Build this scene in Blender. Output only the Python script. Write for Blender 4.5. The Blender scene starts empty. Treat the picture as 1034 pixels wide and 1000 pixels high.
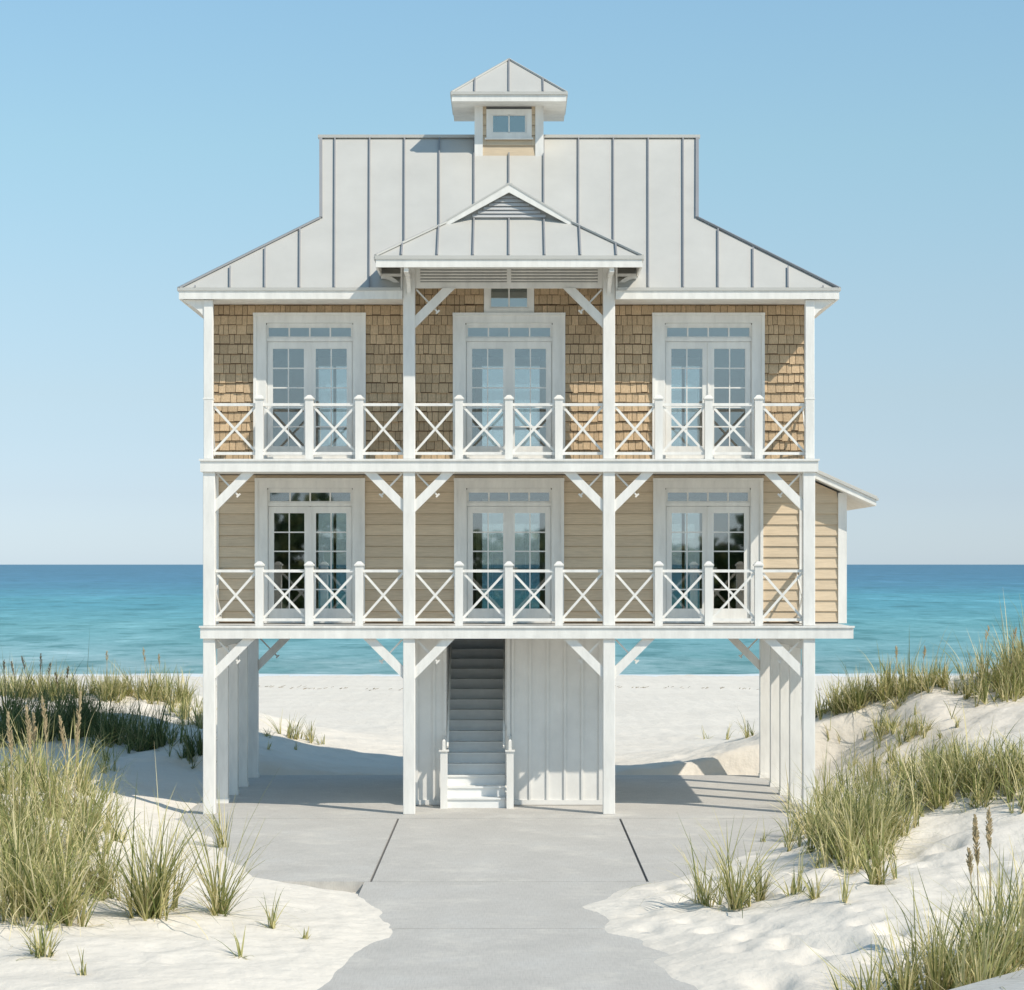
import bpy, math, random
import numpy as np
from mathutils import Vector
random.seed(7); RNG = np.random.default_rng(11)
scene = bpy.context.scene
COL = scene.collection
R = math.radians

# ------------------------------------------------------------------ materials
def newmat(name):
    m = bpy.data.materials.new(name); m.use_nodes = True
    nt = m.node_tree; b = nt.nodes['Principled BSDF']
    return m, nt, b
def N(nt, t, **kw):
    n = nt.nodes.new(t)
    for k, v in kw.items(): setattr(n, k, v)
    return n
def noise(nt, scale, detail=4, rough=.55, vec=None, stretch=None):
    n = N(nt, 'ShaderNodeTexNoise'); n.inputs['Scale'].default_value = scale
    n.inputs['Detail'].default_value = detail; n.inputs['Roughness'].default_value = rough
    tc = N(nt, 'ShaderNodeTexCoord')
    if stretch:
        mp = N(nt, 'ShaderNodeMapping'); mp.inputs['Scale'].default_value = stretch
        nt.links.new(tc.outputs['Object'], mp.inputs['Vector']); nt.links.new(mp.outputs['Vector'], n.inputs['Vector'])
    else: nt.links.new(tc.outputs['Object'], n.inputs['Vector'])
    return n
def ramp(nt, src, stops):
    r = N(nt, 'ShaderNodeValToRGB'); e = r.color_ramp.elements
    while len(e) < len(stops): e.new(.5)
    for i, (p, c) in enumerate(stops): e[i].position = p; e[i].color = (*c, 1)
    nt.links.new(src, r.inputs['Fac']); return r
def mulc(c, k): return tuple(x*k for x in c)
def paint(name, c, rough=.5, var=.08, scale=3, bump=.15, bscale=60, island=0, spec=.35, stretch=None):
    m, nt, b = newmat(name)
    n = noise(nt, scale, 5, .6, stretch=stretch)
    r = ramp(nt, n.outputs['Fac'], [(.3, mulc(c, 1-var)), (.7, mulc(c, 1+var*.5))])
    out = r.outputs['Color']
    if island:
        g = N(nt, 'ShaderNodeNewGeometry')
        mr = N(nt, 'ShaderNodeMapRange'); mr.inputs['To Min'].default_value = 1-island; mr.inputs['To Max'].default_value = 1+island*.6
        nt.links.new(g.outputs['Random Per Island'], mr.inputs['Value'])
        mx = N(nt, 'ShaderNodeVectorMath', operation='SCALE')
        nt.links.new(out, mx.inputs[0]); nt.links.new(mr.outputs['Result'], mx.inputs['Scale']); out = mx.outputs['Vector']
    nt.links.new(out, b.inputs['Base Color'])
    b.inputs['Roughness'].default_value = rough; b.inputs['Specular IOR Level'].default_value = spec
    if bump:
        n2 = noise(nt, bscale, 3, .6, stretch=stretch); bp = N(nt, 'ShaderNodeBump'); bp.inputs['Strength'].default_value = bump
        bp.inputs['Distance'].default_value = .01
        nt.links.new(n2.outputs['Fac'], bp.inputs['Height']); nt.links.new(bp.outputs['Normal'], b.inputs['Normal'])
    return m
WHITE = paint('white_paint', (.82, .80, .755), .45, .12, 2.6, .25, 30, stretch=(2.2, 2.2, .5))
WHITE2 = paint('white_board', (.78, .765, .73), .5, .09, 1.5, .15, 30)
ROOF = paint('roof_metal', (.53, .52, .485), .36, .07, 1.0, .25, 2.2, spec=.45)
SEAM = paint('roof_seam', (.29, .292, .30), .4, .05, 2, 0)
VENT = paint('vent_slat', (.50, .50, .50), .5, .05, 4, 0)
SIDING = paint('tan_siding', (.66, .53, .375), .6, .12, 6, .3, 30, island=.08, stretch=(.6, .6, 8))
SHINGLE = paint('cedar_shingle', (.63, .465, .295), .75, .24, 9, .8, 30, island=.17, stretch=(9, 9, .8), spec=.15)
DECK = paint('deck_boards', (.62, .61, .58), .6, .08, 4, .2, 30)
STEP = paint('step_paint', (.82, .82, .80), .5, .08, 3, .15, 40)
BACK = paint('dark_sheathing', (.13, .09, .06), .9, .1, 5, 0)
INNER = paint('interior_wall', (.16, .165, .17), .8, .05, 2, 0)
JOINT = paint('joint_filler', (.15, .148, .145), .9, .1, 5, 0)
VENTIN = paint('louver_dark', (.38, .38, .37), .8, .05, 5, 0)
BRASS = paint('handle_metal', (.45, .42, .36), .35, .05, 5, 0)
WEATHER = paint('weathered_wood', (.50, .50, .485), .75, .22, 5, .7, 24, stretch=(1, 9, 9), island=.08)
OAT = paint('seed_head', (.50, .40, .24), .85, .2, 20, 0, island=.2)
OATDARK = paint('seed_head_dark', (.16, .13, .08), .85, .2, 20, 0, island=.2)

def concrete_mat():
    m, nt, b = newmat('brushed_concrete')
    n1 = noise(nt, .9, 6, .65); r = ramp(nt, n1.outputs['Fac'], [(.25, (.475, .455, .42)), (.5, (.53, .505, .465)), (.78, (.57, .555, .52))])
    n2 = noise(nt, 6, 4, .6, stretch=(1, 9, 1)); r2 = ramp(nt, n2.outputs['Fac'], [(.3, (.90, .90, .90)), (.7, (1.05, 1.05, 1.05))])
    n4 = noise(nt, 9, 3, .7); r4 = ramp(nt, n4.outputs['Fac'], [(.2, (.88, .88, .88)), (.42, (1, 1, 1))])
    mx = N(nt, 'ShaderNodeMix', data_type='RGBA', blend_type='MULTIPLY'); mx.inputs['Factor'].default_value = 1
    nt.links.new(r.outputs['Color'], mx.inputs[6]); nt.links.new(r2.outputs['Color'], mx.inputs[7])
    mx2 = N(nt, 'ShaderNodeMix', data_type='RGBA', blend_type='MULTIPLY'); mx2.inputs['Factor'].default_value = 1
    nt.links.new(mx.outputs[2], mx2.inputs[6]); nt.links.new(r4.outputs['Color'], mx2.inputs[7])
    # broom marks, hairline stains and blown sand lying in patches
    n5 = noise(nt, 14, 3, .6, stretch=(5, .25, 1)); r5 = ramp(nt, n5.outputs['Fac'], [(.32, (.90, .90, .90)), (.55, (1, 1, 1)), (.72, (1.04, 1.04, 1.04))])
    mx3 = N(nt, 'ShaderNodeMix', data_type='RGBA', blend_type='MULTIPLY'); mx3.inputs['Factor'].default_value = 1
    nt.links.new(mx2.outputs[2], mx3.inputs[6]); nt.links.new(r5.outputs['Color'], mx3.inputs[7])
    n6 = noise(nt, .8, 8, .72); r6 = ramp(nt, n6.outputs['Fac'], [(.52, (0, 0, 0)), (.74, (.6, .6, .6))])
    mx2 = N(nt, 'ShaderNodeMix', data_type='RGBA'); nt.links.new(r6.outputs['Color'], mx2.inputs['Factor']); nt.links.new(mx3.outputs[2], mx2.inputs[6]); mx2.inputs[7].default_value = (.74, .70, .62, 1)
    nt.links.new(mx2.outputs[2], b.inputs['Base Color']); b.inputs['Roughness'].default_value = .8
    n3 = noise(nt, 30, 4, .7, stretch=(.4, 4, 1)); bp = N(nt, 'ShaderNodeBump'); bp.inputs['Strength'].default_value = .35; bp.inputs['Distance'].default_value = .008
    nt.links.new(n3.outputs['Fac'], bp.inputs['Height']); nt.links.new(bp.outputs['Normal'], b.inputs['Normal'])
    return m
CONC = concrete_mat()

def sand_mat():
    m, nt, b = newmat('white_sand')
    n1 = noise(nt, .35, 5, .6); r = ramp(nt, n1.outputs['Fac'], [(.3, (.705, .65, .57)), (.7, (.78, .725, .64))])
    # scrub land far inland, on the landward side of the road
    tc = N(nt, 'ShaderNodeTexCoord'); sp = N(nt, 'ShaderNodeSeparateXYZ'); nt.links.new(tc.outputs['Object'], sp.inputs[0])
    mr = N(nt, 'ShaderNodeMapRange'); mr.inputs['From Min'].default_value = -52; mr.inputs['From Max'].default_value = -62
    nt.links.new(sp.outputs['Y'], mr.inputs['Value'])
    n2 = noise(nt, .2, 6, .7); r2 = ramp(nt, n2.outputs['Fac'], [(.35, (.06, .075, .03)), (.62, (.15, .16, .08))])
    mx = N(nt, 'ShaderNodeMix', data_type='RGBA'); nt.links.new(mr.outputs['Result'], mx.inputs['Factor'])
    nt.links.new(r.outputs['Color'], mx.inputs[6]); nt.links.new(r2.outputs['Color'], mx.inputs[7])
    nt.links.new(mx.outputs[2], b.inputs['Base Color']); b.inputs['Roughness'].default_value = .95; b.inputs['Specular IOR Level'].default_value = .15
    n3 = noise(nt, 2.6, 6, .52); n4 = noise(nt, 70, 3, .7)
    ad = N(nt, 'ShaderNodeMath', operation='MULTIPLY_ADD'); ad.inputs[1].default_value = .06
    nt.links.new(n4.outputs['Fac'], ad.inputs[0]); nt.links.new(n3.outputs['Fac'], ad.inputs[2])
    bp = N(nt, 'ShaderNodeBump'); bp.inputs['Strength'].default_value = .7; bp.inputs['Distance'].default_value = .09
    nt.links.new(ad.outputs[0], bp.inputs['Height']); nt.links.new(bp.outputs['Normal'], b.inputs['Normal'])
    return m
SAND = sand_mat()

def sea_mat():
    m, nt, b = newmat('sea_water')
    tc = N(nt, 'ShaderNodeTexCoord'); sp = N(nt, 'ShaderNodeSeparateXYZ'); nt.links.new(tc.outputs['Object'], sp.inputs[0])
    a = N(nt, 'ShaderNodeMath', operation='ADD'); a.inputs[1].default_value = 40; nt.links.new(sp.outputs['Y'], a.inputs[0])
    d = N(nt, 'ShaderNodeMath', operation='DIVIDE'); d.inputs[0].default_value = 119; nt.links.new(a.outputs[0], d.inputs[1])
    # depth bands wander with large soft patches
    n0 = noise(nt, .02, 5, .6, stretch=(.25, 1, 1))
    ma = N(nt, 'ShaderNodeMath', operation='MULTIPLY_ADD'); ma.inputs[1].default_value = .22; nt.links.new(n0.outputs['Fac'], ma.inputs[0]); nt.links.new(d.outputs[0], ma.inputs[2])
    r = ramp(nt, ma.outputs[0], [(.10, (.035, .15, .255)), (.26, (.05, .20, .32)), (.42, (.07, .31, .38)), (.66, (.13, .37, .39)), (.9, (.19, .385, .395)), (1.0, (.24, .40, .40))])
    # wave shading put into the colour: darker troughs and lighter backs in several sizes, large ones reading far out and small ones near the beach
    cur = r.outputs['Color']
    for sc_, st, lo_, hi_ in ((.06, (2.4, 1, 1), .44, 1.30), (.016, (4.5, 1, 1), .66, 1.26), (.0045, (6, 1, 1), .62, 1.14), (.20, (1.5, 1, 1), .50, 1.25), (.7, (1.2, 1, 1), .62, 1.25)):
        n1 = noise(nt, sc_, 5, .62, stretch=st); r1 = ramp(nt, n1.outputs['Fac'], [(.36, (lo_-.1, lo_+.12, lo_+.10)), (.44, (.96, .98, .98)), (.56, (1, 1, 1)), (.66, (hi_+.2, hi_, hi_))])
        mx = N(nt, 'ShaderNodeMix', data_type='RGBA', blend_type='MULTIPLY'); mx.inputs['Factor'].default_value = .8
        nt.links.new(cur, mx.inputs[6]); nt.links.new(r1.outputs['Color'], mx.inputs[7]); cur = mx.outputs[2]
    mx5 = mx
    # foam where the swash meets the beach
    nf = noise(nt, .25, 5, .65, stretch=(.5, 1.5, 1)); mf = N(nt, 'ShaderNodeMath', operation='MULTIPLY_ADD'); mf.inputs[1].default_value = -9
    nt.links.new(nf.outputs['Fac'], mf.inputs[0]); nt.links.new(sp.outputs['Y'], mf.inputs[2])
    rf = N(nt, 'ShaderNodeMapRange'); rf.inputs['From Min'].default_value = 77.6; rf.inputs['From Max'].default_value = 76.2; nt.links.new(mf.outputs[0], rf.inputs['Value'])
    mx2 = N(nt, 'ShaderNodeMix', data_type='RGBA'); mx2.inputs[7].default_value = (.8, .82, .81, 1)
    nt.links.new(rf.outputs['Result'], mx2.inputs['Factor']); nt.links.new(mx5.outputs[2], mx2.inputs[6])
    nt.links.new(mx2.outputs[2], b.inputs['Base Color']); b.inputs['Roughness'].default_value = .35; b.inputs['Specular IOR Level'].default_value = .16
    n3 = noise(nt, .5, 8, .7, stretch=(.45, 1, 1)); bp = N(nt, 'ShaderNodeBump'); bp.inputs['Strength'].default_value = .5; bp.inputs['Distance'].default_value = .45
    nt.links.new(n3.outputs['Fac'], bp.inputs['Height']); nt.links.new(bp.outputs['Normal'], b.inputs['Normal'])
    return m
SEA = sea_mat()

def grass_mat(name, stops):
    m, nt, b = newmat(name)
    g = N(nt, 'ShaderNodeNewGeometry'); r = ramp(nt, g.outputs['Random Per Island'], stops); r.color_ramp.interpolation = 'LINEAR'
    nt.links.new(r.outputs['Color'], b.inputs['Base Color']); b.inputs['Roughness'].default_value = .6; b.inputs['Specular IOR Level'].default_value = .2
    tr = N(nt, 'ShaderNodeBsdfTranslucent'); nt.links.new(r.outputs['Color'], tr.inputs['Color'])
    mx = N(nt, 'ShaderNodeMixShader'); mx.inputs[0].default_value = .3
    out = nt.nodes['Material Output']; nt.links.new(b.outputs[0], mx.inputs[1]); nt.links.new(tr.outputs[0], mx.inputs[2]); nt.links.new(mx.outputs[0], out.inputs[0])
    return m
GRASS = grass_mat('beach_grass', [(0, (.09, .12, .04)), (.18, (.22, .25, .08)), (.45, (.43, .42, .17)), (.7, (.64, .57, .28)), (1, (.85, .74, .46))])
GRASSD = grass_mat('dark_beach_grass', [(0, (.07, .11, .04)), (.5, (.14, .19, .07)), (.85, (.25, .27, .12)), (1, (.45, .40, .22))])  # darker grass for the shaded dune flank, shade put into the colour; tree leaves too

def glass_mat():
    m, nt, b = newmat('window_glass'); nt.nodes.remove(b)
    t = N(nt, 'ShaderNodeBsdfTransparent'); t.inputs[0].default_value = (.86, .90, .90, 1)
    g = N(nt, 'ShaderNodeBsdfGlossy'); g.inputs['Roughness'].default_value = .02; g.inputs['Color'].default_value = (.90, .89, .86, 1)
    fr = N(nt, 'ShaderNodeFresnel'); fr.inputs['IOR'].default_value = 1.5
    ad = N(nt, 'ShaderNodeMath', operation='ADD'); ad.inputs[1].default_value = .21; nt.links.new(fr.outputs[0], ad.inputs[0])
    mx = N(nt, 'ShaderNodeMixShader'); nt.links.new(ad.outputs[0], mx.inputs[0]); nt.links.new(t.outputs[0], mx.inputs[1]); nt.links.new(g.outputs[0], mx.inputs[2])
    nt.links.new(mx.outputs[0], nt.nodes['Material Output'].inputs[0])
    return m
GLASS = glass_mat()

# ------------------------------------------------------------------ mesh builder
class MB:
    def __init__(s): s.v = []; s.f = []; s.mi = []; s.cur = 0
    def poly(s, pts):
        k = len(s.v); s.v += [tuple(p) for p in pts]; s.f.append(tuple(range(k, k+len(pts)))); s.mi.append(s.cur)
    def hexa(s, p):      # p: 8 points, bottom ring 0-3 then top ring 4-7
        k = len(s.v); s.v += [tuple(q) for q in p]
        for f in ((3, 2, 1, 0), (4, 5, 6, 7), (0, 1, 5, 4), (1, 2, 6, 5), (2, 3, 7, 6), (3, 0, 4, 7)):
            s.f.append(tuple(k+i for i in f)); s.mi.append(s.cur)
    def box(s, x0, x1, y0, y1, z0, z1):
        s.hexa([(x0, y0, z0), (x1, y0, z0), (x1, y1, z0), (x0, y1, z0), (x0, y0, z1), (x1, y0, z1), (x1, y1, z1), (x0, y1, z1)])
    def bar(s, p, q, w, h, up=(0, 0, 1), lift=0):   # bar from p to q; w across, h along the 'up' side
        p = Vector(p); q = Vector(q); d = (q-p).normalized(); up = Vector(up)
        a = d.cross(up)
        if a.length < 1e-4: a = d.cross(Vector((0, 1, 0)))
        a.normalize(); u = a.cross(d).normalized(); a = a*w/2; l = u*lift; u = u*h/2
        s.hexa([p-a-u+l, p+a-u+l, q+a-u+l, q-a-u+l, p-a+u+l, p+a+u+l, q+a+u+l, q-a+u+l])
    def prism(s, pts, y0, y1, axis='y'):           # polygon of (x,z) pushed along y, or (y,z) along x
        k = len(s.v); n = len(pts)
        for yy in (y0, y1):
            s.v += [((a, yy, b) if axis == 'y' else (yy, a, b)) for a, b in pts]
        s.f.append(tuple(range(k, k+n))); s.f.append(tuple(range(k+2*n-1, k+n-1, -1))); s.mi += [s.cur]*2
        for i in range(n):
            j = (i+1) % n; s.f.append((k+j, k+i, k+n+i, k+n+j)); s.mi.append(s.cur)
    def build(s, name, mats, parent=None, loc=(0, 0, 0), smooth=False, fix=True):
        if not isinstance(mats, (list, tuple)): mats = [mats]
        me = bpy.data.meshes.new(name); me.from_pydata(s.v, [], s.f)
        for m in mats: me.materials.append(m)
        me.polygons.foreach_set('material_index', s.mi)
        if smooth: me.polygons.foreach_set('use_smooth', [True]*len(s.f))
        me.update()
        if fix:
            import bmesh
            b = bmesh.new(); b.from_mesh(me); bmesh.ops.recalc_face_normals(b, faces=b.faces); b.to_mesh(me); b.free()
        o = bpy.data.objects.new(name, me); COL.objects.link(o); o.parent = parent; o.location = loc
        return o
def tag(o, label=None, cat=None, group=None, kind=None):
    for k, v in (('label', label), ('category', cat), ('group', group), ('kind', kind)):
        if v: o[k] = v
    return o
def empty(name, loc=(0, 0, 0), parent=None):
    o = bpy.data.objects.new(name, None); COL.objects.link(o); o.location = loc; o.empty_display_size = .3; o.parent = parent; return o
def copy_tree(o, loc=None, parent='same'):
    kids = list(o.children)
    c = o.copy(); COL.objects.link(c)
    if parent != 'same': c.parent = parent
    if loc is not None: c.location = loc
    for k in kids: copy_tree(k, None, c)
    return c

# ------------------------------------------------------------------ camera, sky, sun
F = 2240.0; D = 40.0; EYE = 4.5
cam = bpy.data.cameras.new('camera'); co = bpy.data.objects.new('camera', cam); COL.objects.link(co); scene.camera = co
co.location = (0, -D, EYE); co.rotation_euler = (R(90), 0, 0)
cam.sensor_width = 36; cam.sensor_fit = 'HORIZONTAL'; cam.lens = 36*F/1034
cam.shift_x = 3/1034; cam.shift_y = 70/1034; cam.clip_start = .5; cam.clip_end = 60000
SUN = Vector((.80, -.62, 1.0)).normalized()
el = math.asin(SUN.z); rot = math.atan2(SUN.x, SUN.y)
w = bpy.data.worlds.new('World'); scene.world = w; w.use_nodes = True; nt = w.node_tree
sky = nt.nodes.new('ShaderNodeTexSky'); sky.sky_type = 'NISHITA'; sky.sun_disc = False
sky.sun_elevation = el; sky.sun_rotation = rot; sky.altitude = 0; sky.air_density = 1.0; sky.dust_density = .25; sky.ozone_density = 3.2
bg = nt.nodes['Background']; bg.inputs['Strength'].default_value = .15
hs = nt.nodes.new('ShaderNodeHueSaturation'); hs.inputs['Saturation'].default_value = .80; hs.inputs['Value'].default_value = 1.0
tn = nt.nodes.new('ShaderNodeMix'); tn.data_type = 'RGBA'; tn.blend_type = 'MULTIPLY'; tn.inputs['Factor'].default_value = 1; tn.inputs[7].default_value = (.93, 1.03, 1.0, 1)
nt.links.new(sky.outputs[0], hs.inputs['Color']); nt.links.new(hs.outputs[0], tn.inputs[6]); 
tcw = nt.nodes.new('ShaderNodeTexCoord'); spw = nt.nodes.new('ShaderNodeSeparateXYZ'); nt.links.new(tcw.outputs['Generated'], spw.inputs[0])
mrw = nt.nodes.new('ShaderNodeMapRange'); mrw.inputs['From Max'].default_value = .26; nt.links.new(spw.outputs['Z'], mrw.inputs['Value'])
rw = ramp(nt, mrw.outputs['Result'], [(0, (.66, .735, 1.03)), (.12, (.645, .66, .87)), (.29, (.735, .71, .79)), (.46, (.80, .80, .82)), (.71, (.855, .94, .90)), (1, (.88, 1.03, 1.03))])
tw = nt.nodes.new('ShaderNodeMix'); tw.data_type = 'RGBA'; tw.blend_type = 'MULTIPLY'; tw.inputs['Factor'].default_value = 1
nt.links.new(tn.outputs[2], tw.inputs[6]); nt.links.new(rw.outputs['Color'], tw.inputs[7]); nt.links.new(tw.outputs[2], bg.inputs[0])
sl = bpy.data.lights.new('sun', 'SUN'); so = bpy.data.objects.new('sun', sl); COL.objects.link(so)
sl.energy = 4.1; sl.angle = R(.53); sl.color = (1, .915, .79)
so.rotation_euler = SUN.to_track_quat('Z', 'Y').to_euler(); so.location = (30, -30, 40)
scene.view_settings.view_transform = 'Standard'; scene.view_settings.look = 'None'
scene.view_settings.exposure = 0.0; scene.view_settings.gamma = 1

# ------------------------------------------------------------------ terrain
PERM = RNG.random((256, 256))
def vnoise(x, y, s, ox=0, oy=0):
    x = np.asarray(x, float)/s+ox+1000.3; y = np.asarray(y, float)/s+oy+1000.7
    xi = np.floor(x).astype(int); yi = np.floor(y).astype(int); fx = x-xi; fy = y-yi
    fx = fx*fx*(3-2*fx); fy = fy*fy*(3-2*fy)
    g = lambda a, b: PERM[a % 256, b % 256]
    return (g(xi, yi)*(1-fx)+g(xi+1, yi)*fx)*(1-fy)+(g(xi, yi+1)*(1-fx)+g(xi+1, yi+1)*fx)*fy-.5
LK = [(-60, -2.6), (-16.6, -2.12), (-14.5, -1.93), (-13.2, -1.63), (-12.2, -1.6), (-10.6, -1.85), (-9.4, -2.35), (-8.75, -3.1), (-8.45, -3.45), (-7.5, -3.9), (-4.5, -4.7), (-1.2, -5.7), (-.6, -6.0), (7.4, -6.05)]
RK = [(-60, 2.3), (-16.6, 1.84), (-14.2, 1.68), (-12.9, 1.25), (-12.0, 1.32), (-10.8, 1.12), (-9.6, 1.55), (-8.7, 2.05), (-6.4, 3.47), (-2.7, 4.9), (-.6, 5.9), (7.4, 6.0)]
ss = lambda a, b, t: (lambda u: u*u*(3-2*u))(np.clip((t-a)/(b-a), 0, 1))
def gau(x, y, cx, cy, sx, sy, h, r=0):
    c, s = math.cos(r), math.sin(r); dx = x-cx; dy = y-cy; u = c*dx+s*dy; v = -s*dx+c*dy
    return h*np.exp(-.5*((u/sx)**2+(v/sy)**2))
FOOT = [(RNG.uniform(1.6, 6.5), RNG.uniform(-17.5, -8.5), RNG.uniform(.10, .24), RNG.uniform(.05, .10)) for _ in range(110)] + \
       [(RNG.uniform(-6.5, -2.2), RNG.uniform(-17, -9), RNG.uniform(.1, .25), RNG.uniform(.012, .03)) for _ in range(40)]
def height(x, y, foot=False):
    x = np.asarray(x, float); y = np.asarray(y, float)
    wob = .22*vnoise(x*0, y, .6)+.05*vnoise(x*0+5, y+.6*x, .2)+.3*vnoise(x*0, y, 2.3)*ss(-7.5, -9.5, y)*1.0
    XL = np.interp(y, [k[0] for k in LK], [k[1] for k in LK])+wob; XR = np.interp(y, [k[0] for k in RK], [k[1] for k in RK])+.30*vnoise(x*0+40, y, .5)+.07*vnoise(x*0+3, y+.6*x, .2)+.3*vnoise(x*0+9, y, 1.3)*ss(-7, -9, y)
    d = np.maximum(XL-x, x-XR)                                  # >0 out on the sand
    inner = np.clip(.22*d, -.14, 0)+np.clip(d, 0, .5)*.10+.05*ss(.3, 1.6, d)
    behind = ss(7.35, 7.9, y)
    base = inner*(1-behind)+behind*(-.05-.0203*np.maximum(y-8, 0))
    dd = d*(1-behind)+behind*3
    wgt = ss(.0, 3.0, dd)
    h = 0*x
    h = h+gau(x, y, -9.0, 16.6, 2.9, 3.9, 1.3)+gau(x, y, -15.5, 15.5, 4, 5, .85)+gau(x, y, -6.6, 9.4, 1.3, 2.0, .42)
    h = h+gau(x, y, -8.5, -7.0, 3.2, 4.0, .75)+gau(x, y, -14, -6, 4, 6, 1.3)
    h = h+gau(x, y, 13.2, 9.0, 4.2, 4.4, 1.95)+gau(x, y, 8.2, 9.3, 2.1, 3.0, .55)
    h = h+gau(x, y, 9.0, -5.0, 2.9, 4.2, 1.05)+gau(x, y, 15, -4, 4, 6, 1.8)
    h = h+gau(x, y, 4.6, -13.5, 1.6, 2.6, .22)+gau(x, y, -26, 8, 6, 10, 1.6)+gau(x, y, 25, 5, 7, 12, 2.4)
    far = 1-ss(26, 46, y)
    und = .22*vnoise(x, y, 2.6)+.12*vnoise(x, y, 1.1, 5)+.085*vnoise(x, y, .55, 9)+.035*vnoise(x, y, .27, 19)
    rip = .022*vnoise(x+.35*y, y*2.6, .34, 3)+.012*vnoise(x, y, .16, 7)
    bigger = ss(-.2, .8, h)
    z = base+wgt*h*far+np.maximum(wgt, .55*ss(.1, 1.0, dd))*und*(.35+.9*bigger)*far+ss(0, .4, dd)*rip+behind*.05*vnoise(x, y, 1.7, 2)+behind*.02*vnoise(x, y, .5, 4)
    z = z-gau(x, y, -2.75, -8.85, .5, .3, .07)-ss(100, 140, y)*3-ss(400, 2000, -y)*1
    if foot:
        for fx, fy, fr, fd in FOOT:
            m = (abs(x-fx) < 3*fr) & (abs(y-fy) < 3*fr)
            if m.any():
                r2 = ((x[m]-fx)**2+((y[m]-fy)*.8)**2)/fr**2
                z[m] += (-fd*np.exp(-r2*1.1)+fd*.22*np.exp(-(np.sqrt(r2)-1.5)**2*4))*ss(.15, .6, d[m])
    return z
def H1(x, y): return float(height(np.array([x]), np.array([y]))[0])
def axis(lo, hi, step, far, g=1.16):
    a = list(np.arange(lo, hi+step/2, step)); s = step; p = a[-1]
    while p < far[1]: s *= g; p += s; a.append(p)
    s = step; p = a[0]
    while p > far[0]: s *= g; p -= s; a.insert(0, p)
    return np.array(a)
xs = axis(-12.5, 12.5, .085, (-6000, 6000), 1.13); ys = axis(-18, 14, .085, (-6000, 130), 1.06)
ys = ys[ys < 160]
X, Y = np.meshgrid(xs, ys); Z = height(X.ravel(), Y.ravel(), True)
nx, ny = len(xs), len(ys)
def grid_mesh(name, X, Y, Z, nx, ny, mat):
    me = bpy.data.meshes.new(name); V = np.stack([X.ravel(), Y.ravel(), Z.ravel()], 1).astype(np.float32)
    i, j = np.meshgrid(np.arange(nx-1), np.arange(ny-1)); a = (j*nx+i).ravel()
    Fq = np.stack([a, a+1, a+nx+1, a+nx], 1).astype(np.int32)
    me.vertices.add(len(V)); me.vertices.foreach_set('co', V.ravel()); me.loops.add(Fq.size); me.loops.foreach_set('vertex_index', Fq.ravel())
    me.polygons.add(len(Fq)); me.polygons.foreach_set('loop_start', np.arange(0, Fq.size, 4)); me.polygons.foreach_set('loop_total', np.full(len(Fq), 4))
    me.update(calc_edges=True); me.polygons.foreach_set('use_smooth', [True]*len(Fq)); me.materials.append(mat)
    o = bpy.data.objects.new(name, me); COL.objects.link(o); return o
g = grid_mesh('ground', X, Y, Z, nx, ny, SAND)
tag(g, 'white dune sand rising either side of the driveway and running to the sea', 'sand', kind='structure')
sx = np.array([-40000, -8000, -2000, -400, 0, 400, 2000, 8000, 40000.]); sy = np.array([70, 100, 200, 500, 1500, 5000, 15000, 50000.])
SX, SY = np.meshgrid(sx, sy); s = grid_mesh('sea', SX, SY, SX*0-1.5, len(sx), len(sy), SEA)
tag(s, 'turquoise sea darkening to blue at the horizon', 'sea', kind='structure')

def hit(px, py):                       # where the sight line through a pixel of the photograph meets the sand
    dx = (px-514)/F; dz = -(py-570)/F; t = np.arange(14, 160, .02)
    x = dx*t; y = -D+t; z = EYE+dz*t; hh = height(x, y)
    k = int(np.argmax(z < hh)); return x[k], y[k]

# ------------------------------------------------------------------ paving
m = MB(); m.box(-5.85, 5.85, -.66, 7.35, -.25, 0)
tag(m.build('carport_slab', CONC), 'grey concrete slab under the raised house', 'slab', kind='structure')
m = MB()
m.box(-6.25, -1.985, -8.5, -.675, -.22, -.004); m.box(-1.945, 1.945, -8.5, -.675, -.22, -.004); m.box(1.985, 6.25, -8.5, -.675, -.22, -.004)
m.box(-2.05, 2.05, -12.55, -8.525, -.22, -.004); m.box(-2.05, 2.05, -17.6, -12.58, -.22, -.004); m.box(-2.05, 2.05, -30, -17.615, -.22, -.004)
m.cur = 1; m.box(-2.04, 2.04, -8.525, -8.5, -.2, -.02); m.box(-2.04, 2.04, -12.58, -12.55, -.2, -.02); m.box(-6.2, 6.2, -.675, -.66, -.2, -.02); m.box(-1.985, -1.945, -8.5, -.7, -.2, -.03); m.box(1.945, 1.985, -8.5, -.7, -.2, -.03)
tag(m.build('driveway', [CONC, JOINT]), 'pale brushed concrete driveway panels leading to the house', 'driveway', kind='structure')

# ------------------------------------------------------------------ house
house = tag(empty('beach_house'), 'raised two storey beach house with cedar shingles, tan siding and white X railings', 'house')
YU, YL = .75, 1.6; DZ = {0: 0, 1: 3.39, 2: 6.39}
DOORX = (-3.66, 0, 3.66); DXL = (-3.73, 0, 3.73)

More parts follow.
